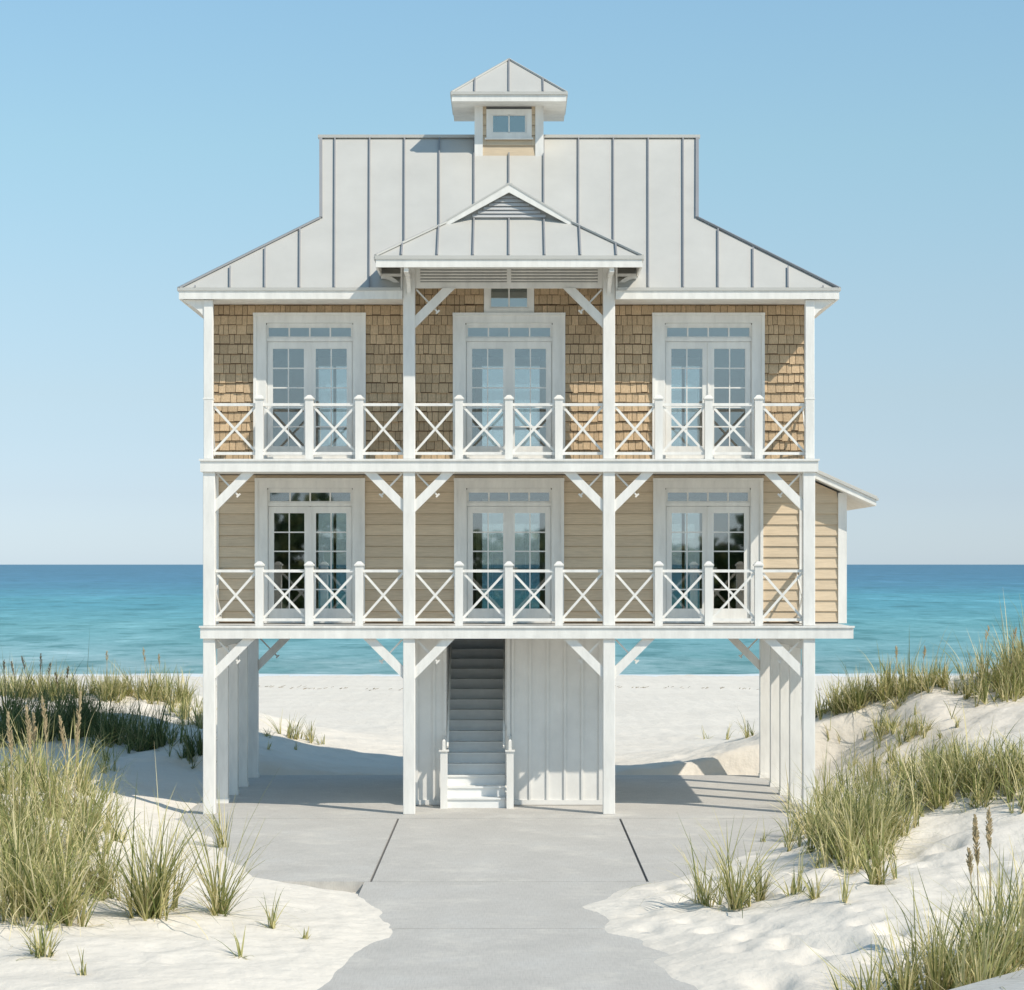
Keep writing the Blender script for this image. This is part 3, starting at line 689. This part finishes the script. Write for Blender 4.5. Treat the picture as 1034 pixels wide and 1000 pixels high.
one('corner_board', WHITE, bo, 6.17, 6.33, YL-.03, YL+.13, 3.395, 5.84); one('corner_board', WHITE, bo, 6.17, 6.33, 5.93, 6.07, 3.395, 5.84)
m = MB()
m.prism([(5.56, 6.16), (6.83, 5.585), (6.83, 5.70), (5.56, 6.275)], 1.25, 6.3); m.build('shed_soffit', WHITE, bo)
m = MB(); m.prism([(5.56, 6.277), (6.87, 5.685), (6.87, 5.725), (5.56, 6.315)], 1.22, 6.33)
for k in range(9): y = 1.4+k*.6; m.bar((5.57, y, 6.31), (6.86, y, 5.73), .026, .04, lift=.02)
m.build('shed_roof', ROOF, bo)

# stair enclosure, stair ----------------------------------------
m = MB(); ye = 1.45
def bb(mb, x0, x1, y):
    mb.box(x0, x1, y, y+.05, 0.01, 3.185); x = x0+.05
    while x < x1: mb.box(x-.022, x+.022, y-.028, y, .10, 3.18); x += .325
bb(m, -1.78, -1.23, ye); bb(m, .02, 1.76, ye)
m.box(-1.23, -1.17, ye-.03, ye+.05, 0.01, 3.185); m.box(-.04, .02, ye-.03, ye+.05, 0.01, 3.185)
m.box(-1.20, -1.17, ye+.05, 6.0, 0.01, 3.185); m.box(-.07, -.04, ye+.02, 6.0, 0.01, 3.185)
for x in (-1.78, 1.71):
    m.box(x, x+.05, ye+.05, 6.9, .01, 3.185)
    y = ye+.2
    while y < 6.9: m.box(x-.026 if x < 0 else x+.05, x if x < 0 else x+.076, y-.022, y+.022, .1, 3.18); y += .325
m.box(-1.78, 1.76, 6.85, 6.9, .01, 3.185)
m.box(-1.8, -1.70, ye-.03, ye, .01, 3.18); m.box(1.68, 1.79, ye-.032, ye, .01, 3.18)
m.box(-1.70, -1.23, ye-.035, ye-.001, .01, .10); m.box(.02, 1.68, ye-.035, ye-.001, .01, .10)
m.build('stair_enclosure', WHITE2, house)['label'] = 'white board and batten enclosure round the stair'
m = MB()
for i in range(18):
    y = .98+.25*i; z = .187*(i+1)
    m.box(-1.160, -.075, y, y+.03, z-.187, z-.03); m.box(-1.163, -.073, y-.028, y+.255, z-.03, z)
st = m.build('staircase', STEP, house)
m = MB()
for x in (-1.175, -.055): m.prism([(.97, .004), (1.44, .004), (1.44, .50), (1.2, .36), (.97, .17)], x-.015, x+.015, axis='x')
m.build('stringer', WHITE, st)
for x in (-1.135, -.095):
    m = MB(); m.bar((x, 1.0, 1.12), (x, 5.4, 1.12+4.4*.748), .032, .045); m.build('handrail', WHITE, st)
for x in (-1.20, .02):
    m = MB(); m.box(-.065, .065, -.065, .065, 0, 1.05); m.box(-.09, .09, -.09, .09, 1.05, 1.075); m.box(-.028, .028, -.028, .028, 1.075, 1.24); m.hexa([(-.028, -.028, 1.24), (.028, -.028, 1.24), (.028, .028, 1.24), (-.028, .028, 1.24), (-.01, -.01, 1.27), (.01, -.01, 1.27), (.01, .01, 1.27), (-.01, .01, 1.27)])
    m.build('newel_post', WHITE, st, (x, .93, 0))
    m = MB(); m.bar((x, .995, .96), (x, ye-.03, 1.28), .05, .05); m.box(x-.02, x+.02, .995, ye-.03, .2, .24)
    for y in (1.1, 1.22, 1.34): m.box(x-.018, x+.018, y-.018, y+.018, .24, 1.0)
    m.build('stair_rail', WHITE, st)

# ------------------------------------------------------------------ grass
def blades(P, L, az, lean, curl, wd, mat, name, parent=None):
    n = len(P); S = 5
    t = np.linspace(0, 1, S+1)[None, :]
    ang = lean[:, None]+curl[:, None]*t**1.6                        # angle from vertical along the blade
    seg = L[:, None]/S
    hx = np.concatenate([np.zeros((n, 1)), np.cumsum(np.sin(ang[:, :-1])*seg, 1)], 1); hz = np.concatenate([np.zeros((n, 1)), np.cumsum(np.cos(ang[:, :-1])*seg, 1)], 1)
    ca, sa = np.cos(az)[:, None], np.sin(az)[:, None]
    cx = P[:, 0:1]+hx*ca; cyy = P[:, 1:2]+hx*sa; cz = P[:, 2:3]+hz-.02
    wa = az+RNG.uniform(.6, 2.5, n); wx, wy = np.cos(wa)[:, None], np.sin(wa)[:, None]
    ww = wd[:, None]*(1-t**2.2)*.5+.0006
    A = np.stack([cx-wx*ww, cyy-wy*ww, cz], 2); B = np.stack([cx+wx*ww, cyy+wy*ww, cz], 2)
    V = np.stack([A, B], 2).reshape(-1, 3).astype(np.float32)
    base = (np.arange(n)*(S+1)*2)[:, None]+np.arange(S)[None, :]*2; base = base.ravel()
    Fq = np.stack([base, base+1, base+3, base+2], 1).astype(np.int32)
    me = bpy.data.meshes.new(name); me.vertices.add(len(V)); me.vertices.foreach_set('co', V.ravel()); me.loops.add(Fq.size); me.loops.foreach_set('vertex_index', Fq.ravel())
    me.polygons.add(len(Fq)); me.polygons.foreach_set('loop_start', np.arange(0, Fq.size, 4)); me.polygons.foreach_set('loop_total', np.full(len(Fq), 4))
    me.update(calc_edges=True); me.materials.append(mat)
    o = bpy.data.objects.new(name, me); COL.objects.link(o); o.parent = parent; return o
def clump_pts(cx, cy, r, n):
    a = RNG.uniform(0, 2*math.pi, n); q = r*np.sqrt(RNG.random(n)); x = cx+q*np.cos(a); y = cy+q*np.sin(a); return x, y
def fans(cx, cyy, r, n, L0, hk, ck, ws, per=8):
    k = max(1, int(n/per)); a = RNG.uniform(0, 2*math.pi, k); q = r*np.abs(RNG.normal(0, .62, k)); fx = cx+q*np.cos(a); fy = cyy+q*np.sin(a)
    fa = a+RNG.normal(0, 1.3, k); fl = np.abs(RNG.normal(.16, .26, k)); fh = RNG.uniform(.45, 1.08, k); fh = np.where(RNG.random(k) < .12, fh*1.25, fh)
    i = RNG.integers(0, k, n); x = fx[i]+RNG.normal(0, .018, n); y = fy[i]+RNG.normal(0, .018, n)
    dead = RNG.random(n) < .14
    L = L0*hk*fh[i]*RNG.uniform(.35, 1.1, n); az = fa[i]+RNG.normal(0, .9, n); le = fl[i]+np.abs(RNG.normal(0, .17, n))+dead*RNG.uniform(.2, .9, n); cu = ck*(RNG.uniform(-.15, 1.15, n)+dead*RNG.uniform(0, 1.2, n))
    return np.stack([x, y, height(x, y)], 1), L, az, le, cu, RNG.uniform(ws[0], ws[1], n)
def tuft(px, py, hpx, wpx, n, label, mat=GRASS, spread=.55, group='single beach grass tufts'):
    cx, cyy = hit(px, py); sc = 56/(1+cyy/D); L0 = hpx/sc; r = wpx/sc*.5
    P, L, az, le, cu, wd = fans(cx, cyy, r*.95, int(n*1.6), L0, 1.3, 1.15, (.009, .022), 7)
    P = P-np.array([[cx, cyy, H1(cx, cyy)]]); o = blades(P, L, az, le, cu, wd, mat, 'beach_grass_tuft')
    o.location = (cx, cyy, H1(cx, cyy)); tag(o, label, 'grass tuft', group); return o
def mass(name, clumps, label, mat=GRASS, wd=(.009, .020), hk=1.08, ck=1.0, dens=.75):
    out = []
    for (px, py, hpx, wpx, n) in clumps:
        cx, cyy = hit(px, py); sc = 56/(1+cyy/D)
        out.append(fans(cx, cyy, wpx/sc*.62, max(4, int(n*dens)), hpx/sc, hk, ck, wd))
    o = blades(*[np.concatenate([q[i] for q in out]) for i in range(6)], mat, name)
    tag(o, label, 'grass', kind='stuff'); return o
def scat(x0, x1, yf, n, h, wp, nb, jit=6):
    out = []
    for _ in range(n):
        x = RNG.uniform(x0, x1); y = yf(x)+RNG.uniform(-jit, jit); out.append((x, y, h*RNG.uniform(.7, 1.2), wp*RNG.uniform(.7, 1.3), int(nb*.7*RNG.uniform(.5, 1.4)))) 
    return out
lerp = lambda a, b: (lambda x: np.interp(x, a, b))

# left foreground
mass('dune_grass', [(18, 925, 120, 50, 260), (62, 932, 110, 46, 240), (98, 905, 100, 36, 160), (8, 880, 105, 50, 240), (48, 875, 110, 60, 300), (86, 860, 95, 40, 190), (20, 835, 95, 60, 280), (62, 825, 90, 55, 260), (35, 795, 75, 60, 240), (80, 800, 70, 45, 160), (5, 800, 85, 40, 160), (95, 835, 80, 30, 110), (40, 905, 100, 60, 230), (-25, 900, 120, 60, 200), (-30, 840, 110, 60, 200), (105, 780, 55, 24, 50), (120, 850, 60, 20, 40)],
     'dense sunlit pale green beach grass in the left foreground', dens=1.1, ck=1.8, wd=(.010, .023))
mass('dune_grass', scat(-30, 205, lerp([-30, 100, 205], [700, 703, 706]), 60, 26, 22, 60, 5)+scat(180, 205, lerp([180, 205], [720, 735]), 6, 28, 16, 50, 8), 'sunlit tan grass along the crest of the left dune', wd=(.012, .024), dens=1.7, hk=1.3)
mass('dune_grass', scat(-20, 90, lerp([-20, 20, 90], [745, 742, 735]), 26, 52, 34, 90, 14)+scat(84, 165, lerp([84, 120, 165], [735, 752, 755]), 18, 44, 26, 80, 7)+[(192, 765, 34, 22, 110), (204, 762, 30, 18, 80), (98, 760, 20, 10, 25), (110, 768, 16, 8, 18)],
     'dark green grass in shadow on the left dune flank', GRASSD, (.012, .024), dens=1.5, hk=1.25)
mass('dune_grass', [(272, 744, 26, 18, 45), (285, 742, 24, 16, 50), (298, 746, 26, 16, 70), (312, 748, 24, 16, 60), (326, 752, 18, 10, 26), (270, 757, 16, 8, 16), (300, 757, 12, 10, 16)], 'short sparse grass on the sand behind the left carport', wd=(.012, .022))
# right dune
mass('dune_grass', scat(826, 955, lerp([826, 880, 955], [724, 708, 692]), 46, 32, 20, 60, 4)+scat(955, 1000, lerp([955, 1000], [700, 706]), 6, 18, 12, 30, 3)+scat(985, 1050, lerp([985, 1050], [704, 682]), 30, 46, 22, 80, 14), 'olive grass along the crest of the right dune', wd=(.012, .024), dens=1.2, hk=1.25)
mass('dune_grass', scat(878, 930, lerp([878, 930], [738, 742]), 14, 30, 18, 60, 6)+[(900, 757, 16, 14, 40), (965, 735, 20, 10, 24), (872, 748, 18, 8, 12), (838, 745, 26, 6, 10), (850, 752, 26, 6, 10), (930, 726, 22, 8, 14), (950, 745, 22, 8, 14)], 'grass patch halfway down the right dune face', wd=(.012, .024))
mass('dune_grass', scat(812, 905, lerp([812, 850, 905], [842, 868, 850]), 30, 72, 34, 120, 14)+scat(770, 900, lerp([770, 900], [842, 890]), 10, 40, 26, 26, 12)+scat(830, 1050, lerp([830, 900, 960, 1050], [835, 828, 800, 805]), 52, 62, 36, 110, 16)+scat(850, 1050, lerp([850, 950, 1050], [795, 775, 770]), 30, 38, 30, 80, 10),
     'thick green grass band across the right foreground dune', dens=.85, ck=1.4, wd=(.010, .023))
mass('dune_grass', [(1005, 985, 100, 46, 260), (1030, 975, 105, 46, 240), (975, 998, 95, 40, 220), (945, 1005, 80, 40, 180), (915, 1008, 66, 36, 130), (880, 1012, 60, 30, 80), (1045, 950, 100, 36, 160), (855, 1018, 40, 20, 36), (990, 1015, 90, 40, 160)], 'coarse dark grass in the bottom right corner beside the boardwalk', wd=(.010, .022), hk=1.45, ck=.6)

for a in [
    (150, 925, 118, 34, 170, 'tallest bushy grass tuft right of the dense left clump'), (172, 917, 88, 18, 34, 'thin leaning grass tuft just right of the tallest left tuft'),
    (222, 922, 104, 30, 60, 'narrow upright grass tuft beside the left pad corner'), (228, 858, 56, 12, 24, 'small grass tuft at the pad edge in front of the left post'),
    (275, 938, 34, 12, 16, 'low pale tuft on bare sand left of the driveway'), (244, 967, 30, 12, 12, 'tiny dark tuft low on the bare sand at left'),
    (44, 965, 58, 22, 40, 'splayed tuft in front of the dense left clump'), (84, 985, 30, 10, 9, 'few bent blades near the bottom left edge'), (108, 905, 56, 14, 26, 'slim tuft between the dense left clump and the tallest tuft'), (308, 948, 24, 8, 8, 'tiny sprig nearest the driveway at left'),
    (712, 915, 78, 24, 44, 'leftmost grass tuft on the right sand spill'), (744, 916, 88, 26, 64, 'tall middle tuft on the right sand spill'), (769, 908, 62, 20, 40, 'arching tuft at the right of the sand spill trio'),
    (800, 905, 42, 16, 26, 'low tuft left of the thick right grass band'), (822, 908, 40, 14, 20, 'second low tuft under the right grass band'), (852, 912, 34, 10, 10, 'tiny sprig under the right grass band'), (886, 892, 86, 14, 44, 'upright tuft on bare sand below the right grass band'),
    (905, 888, 60, 8, 8, 'few dark blades right of the upright tuft on bare sand'), (798, 850, 50, 16, 20, 'thin tuft at the pad edge beside the right piers'),
    (900, 770, 26, 8, 12, 'lone sprig on the bare slope of the right dune'), (860, 775, 30, 8, 10, 'dry sprig low on the right dune beside the corner post'),
    (712, 746, 20, 8, 9, 'left tiny sprig on the beach behind the right carport'), (732, 747, 20, 8, 12, 'middle tiny sprig on the beach behind the right carport'), (757, 744, 26, 14, 24, 'tuft beside the rearmost right pier')]:
    tuft(*a)

# seed stalks ---------------------------------------------------
def stalk(px, py, tpx, tpy, head, label, mat=OAT, group='sea oat stalks'):
    x, y = hit(px, py); z = H1(x, y); sc = 56/(1+y/D); tip = Vector(((tpx-px)/sc, RNG.uniform(-.05, .05), (py-tpy)/sc))
    root = tag(empty('sea_oat_stalk', (x, y, z)), label, 'grass stalk', group)
    P = [Vector((0, 0, -.03)).lerp(tip, t_)+Vector((-(tip.x)*.35*t_*(1-t_)*2, 0, .1*t_*(1-t_))) for t_ in np.linspace(0, 1, 9)]
    m = MB()
    for a, b in zip(P, P[1:]): m.bar(a, b, .009, .009)
    m.build('stem', mat, root)
    m = MB(); n = int(46*head/30)
    hl = head/sc
    for i in range(n):
        t_ = i/n; k = 1-hl*(1-t_)/max(tip.length, .1); c = P[-1].lerp(P[0], 0) if False else Vector((0, 0, 0)).lerp(tip, k)+Vector((-(tip.x)*.35*k*(1-k)*2, 0, .1*k*(1-k)))
        a = RNG.uniform(0, 6.28); rr = (.035*math.sin(math.pi*min(1, t_*.85+.12))+.006); d_ = Vector((math.cos(a)*rr, math.sin(a)*rr, .05+RNG.uniform(0, .03)))
        m.bar(c, c+d_, .014, .007)
    m.build('seed_head', mat, root)
for a in [(15, 850, 8, 722, 44, 'leftmost tan seed stalk rising from the left grass'), (34, 850, 26, 716, 46, 'tan seed stalk second from the left, leaning left'), (36, 845, 33, 724, 30, 'short straight tan seed stalk between its taller neighbours'), (52, 850, 43, 707, 42, 'tan seed stalk third from left with drooping head'), (74, 850, 82, 702, 58, 'tallest tan seed stalk, at the right of the left grass'), (72, 850, 60, 726, 34, 'bent tan seed stalk crossing the tallest one')]: stalk(*a)
for a in [(6, 715, 4, 668, 10, 'dark stalk at the far left edge of the dune crest'), (18, 715, 11, 670, 14, 'dark stalk leaning left on the left dune crest'), (30, 715, 22, 664, 14, 'long dark stalk leaning left above the left dune'), (40, 715, 41, 662, 16, 'tallest dark stalk above the left dune'), (47, 715, 51, 671, 12, 'dark stalk leaning right above the left dune'), (66, 715, 69, 675, 12, 'short dark stalk near the middle of the left dune crest'), (60, 715, 56, 681, 12, 'shortest dark stalk on the left dune crest')]: stalk(*a, mat=OATDARK)
for a in [(108, 706, 108, 659, 10, 'pale stalk left of centre on the left dune crest'), (148, 706, 145, 656, 14, 'tall pale stalk against the sea left of the house'), (163, 706, 160, 662, 10, 'pale stalk nearest the house on the left dune')]: stalk(*a)
for a in [(984, 975, 978, 862, 24, 'short brown seed stalk above the bottom right grass'), (990, 975, 985, 828, 50, 'tall brown seed stalk on the right bare sand'), (1001, 975, 999, 822, 40, 'brown seed stalk just right of the tallest brown one'), (905, 716, 905, 655, 12, 'dry stalk above the left end of the right dune crest'), (930, 706, 934, 655, 12, 'dry stalk above the middle of the right dune crest'), (990, 700, 998, 634, 14, 'tallest dry stalk on the right dune crest'), (1020, 695, 1026, 636, 12, 'dry stalk at the right edge of the dune crest')]: stalk(*a)

# boardwalk corner ----------------------------------------------
m = MB()
bx, byy = 4.24, -18.9; ang = R(48); dv = Vector((math.cos(ang), math.sin(ang), 0)); nv = Vector((math.sin(ang), -math.cos(ang), 0))
zt = .45
for i in range(5):
    o_ = Vector((bx, byy, zt))+nv*(.075+i*.15)
    m.bar(o_-dv*.6, o_+dv*3.2, .143, .04)
bwk = m.build('boardwalk', WEATHER); tag(bwk, 'weathered grey plank walkway cutting the bottom right corner', 'boardwalk')
for t_ in (0.1, 1.6, 3.0):
    m = MB(); p = Vector((bx, byy, 0))+nv*.37+dv*t_; m.box(-.05, .05, -.05, .05, -1.0, -.02); m.build('support_post', WEATHER, bwk, (p.x, p.y, zt))

# woodland inland of the dunes, seen in the window panes --------
def woodland():
    m = MB(); rg = random.Random(5)
    for k in range(34):
        cx = -85+k*5.2+rg.uniform(-2, 2); cy_ = -100+rg.uniform(-9, 9); hh = rg.uniform(5.5, 9.5); z0 = H1(cx, cy_)
        m.cur = 0; m.bar((cx, cy_, z0-.3), (cx+rg.uniform(-.5, .5), cy_, z0+hh*.7), .35, .35)
        m.cur = 1
        for i in range(420):
            a = rg.uniform(0, 6.283); v = rg.uniform(-1, 1); q = rg.uniform(.55, 1); w_ = math.sqrt(1-v*v)
            c = Vector((cx+3.4*q*w_*math.cos(a)*(1+.3*math.sin(3*a+k)), cy_+3*q*w_*math.sin(a), z0+hh*.56+hh*.46*q*v))
            d1 = Vector((rg.uniform(-1, 1), rg.uniform(-1, 1), rg.uniform(-1, 1))).normalized()*.5; d2 = d1.cross(Vector((rg.uniform(-1, 1), rg.uniform(-1, 1), rg.uniform(-1, 1)))).normalized()*.4
            m.poly([c-d1, c+d2, c+d1, c-d2])
    o = m.build('woodland', [WEATHER, GRASSD], fix=False); tag(o, 'dark scrubby trees inland mirrored in the door panes', 'trees', kind='stuff')
woodland()

# strand line of dried weed on the beach ------------------------
m = MB()
for i in range(420):
    x = random.uniform(-34, 34); y = 60+1.6*math.sin(x*.35)+random.gauss(0, .7); z = H1(x, y); l = random.uniform(.04, .2); a = random.uniform(-.5, .5)
    m.bar((x, y, z+.02), (x+l*math.cos(a), y+l*math.sin(a), z+.03+random.uniform(0, .05)), random.uniform(.02, .06), random.uniform(.01, .03))
tag(m.build('seaweed', paint('dried_weed', (.40, .34, .26), .9, .2, 4, 0), fix=False), 'scattered line of dried weed along the upper beach', 'seaweed', kind='stuff')
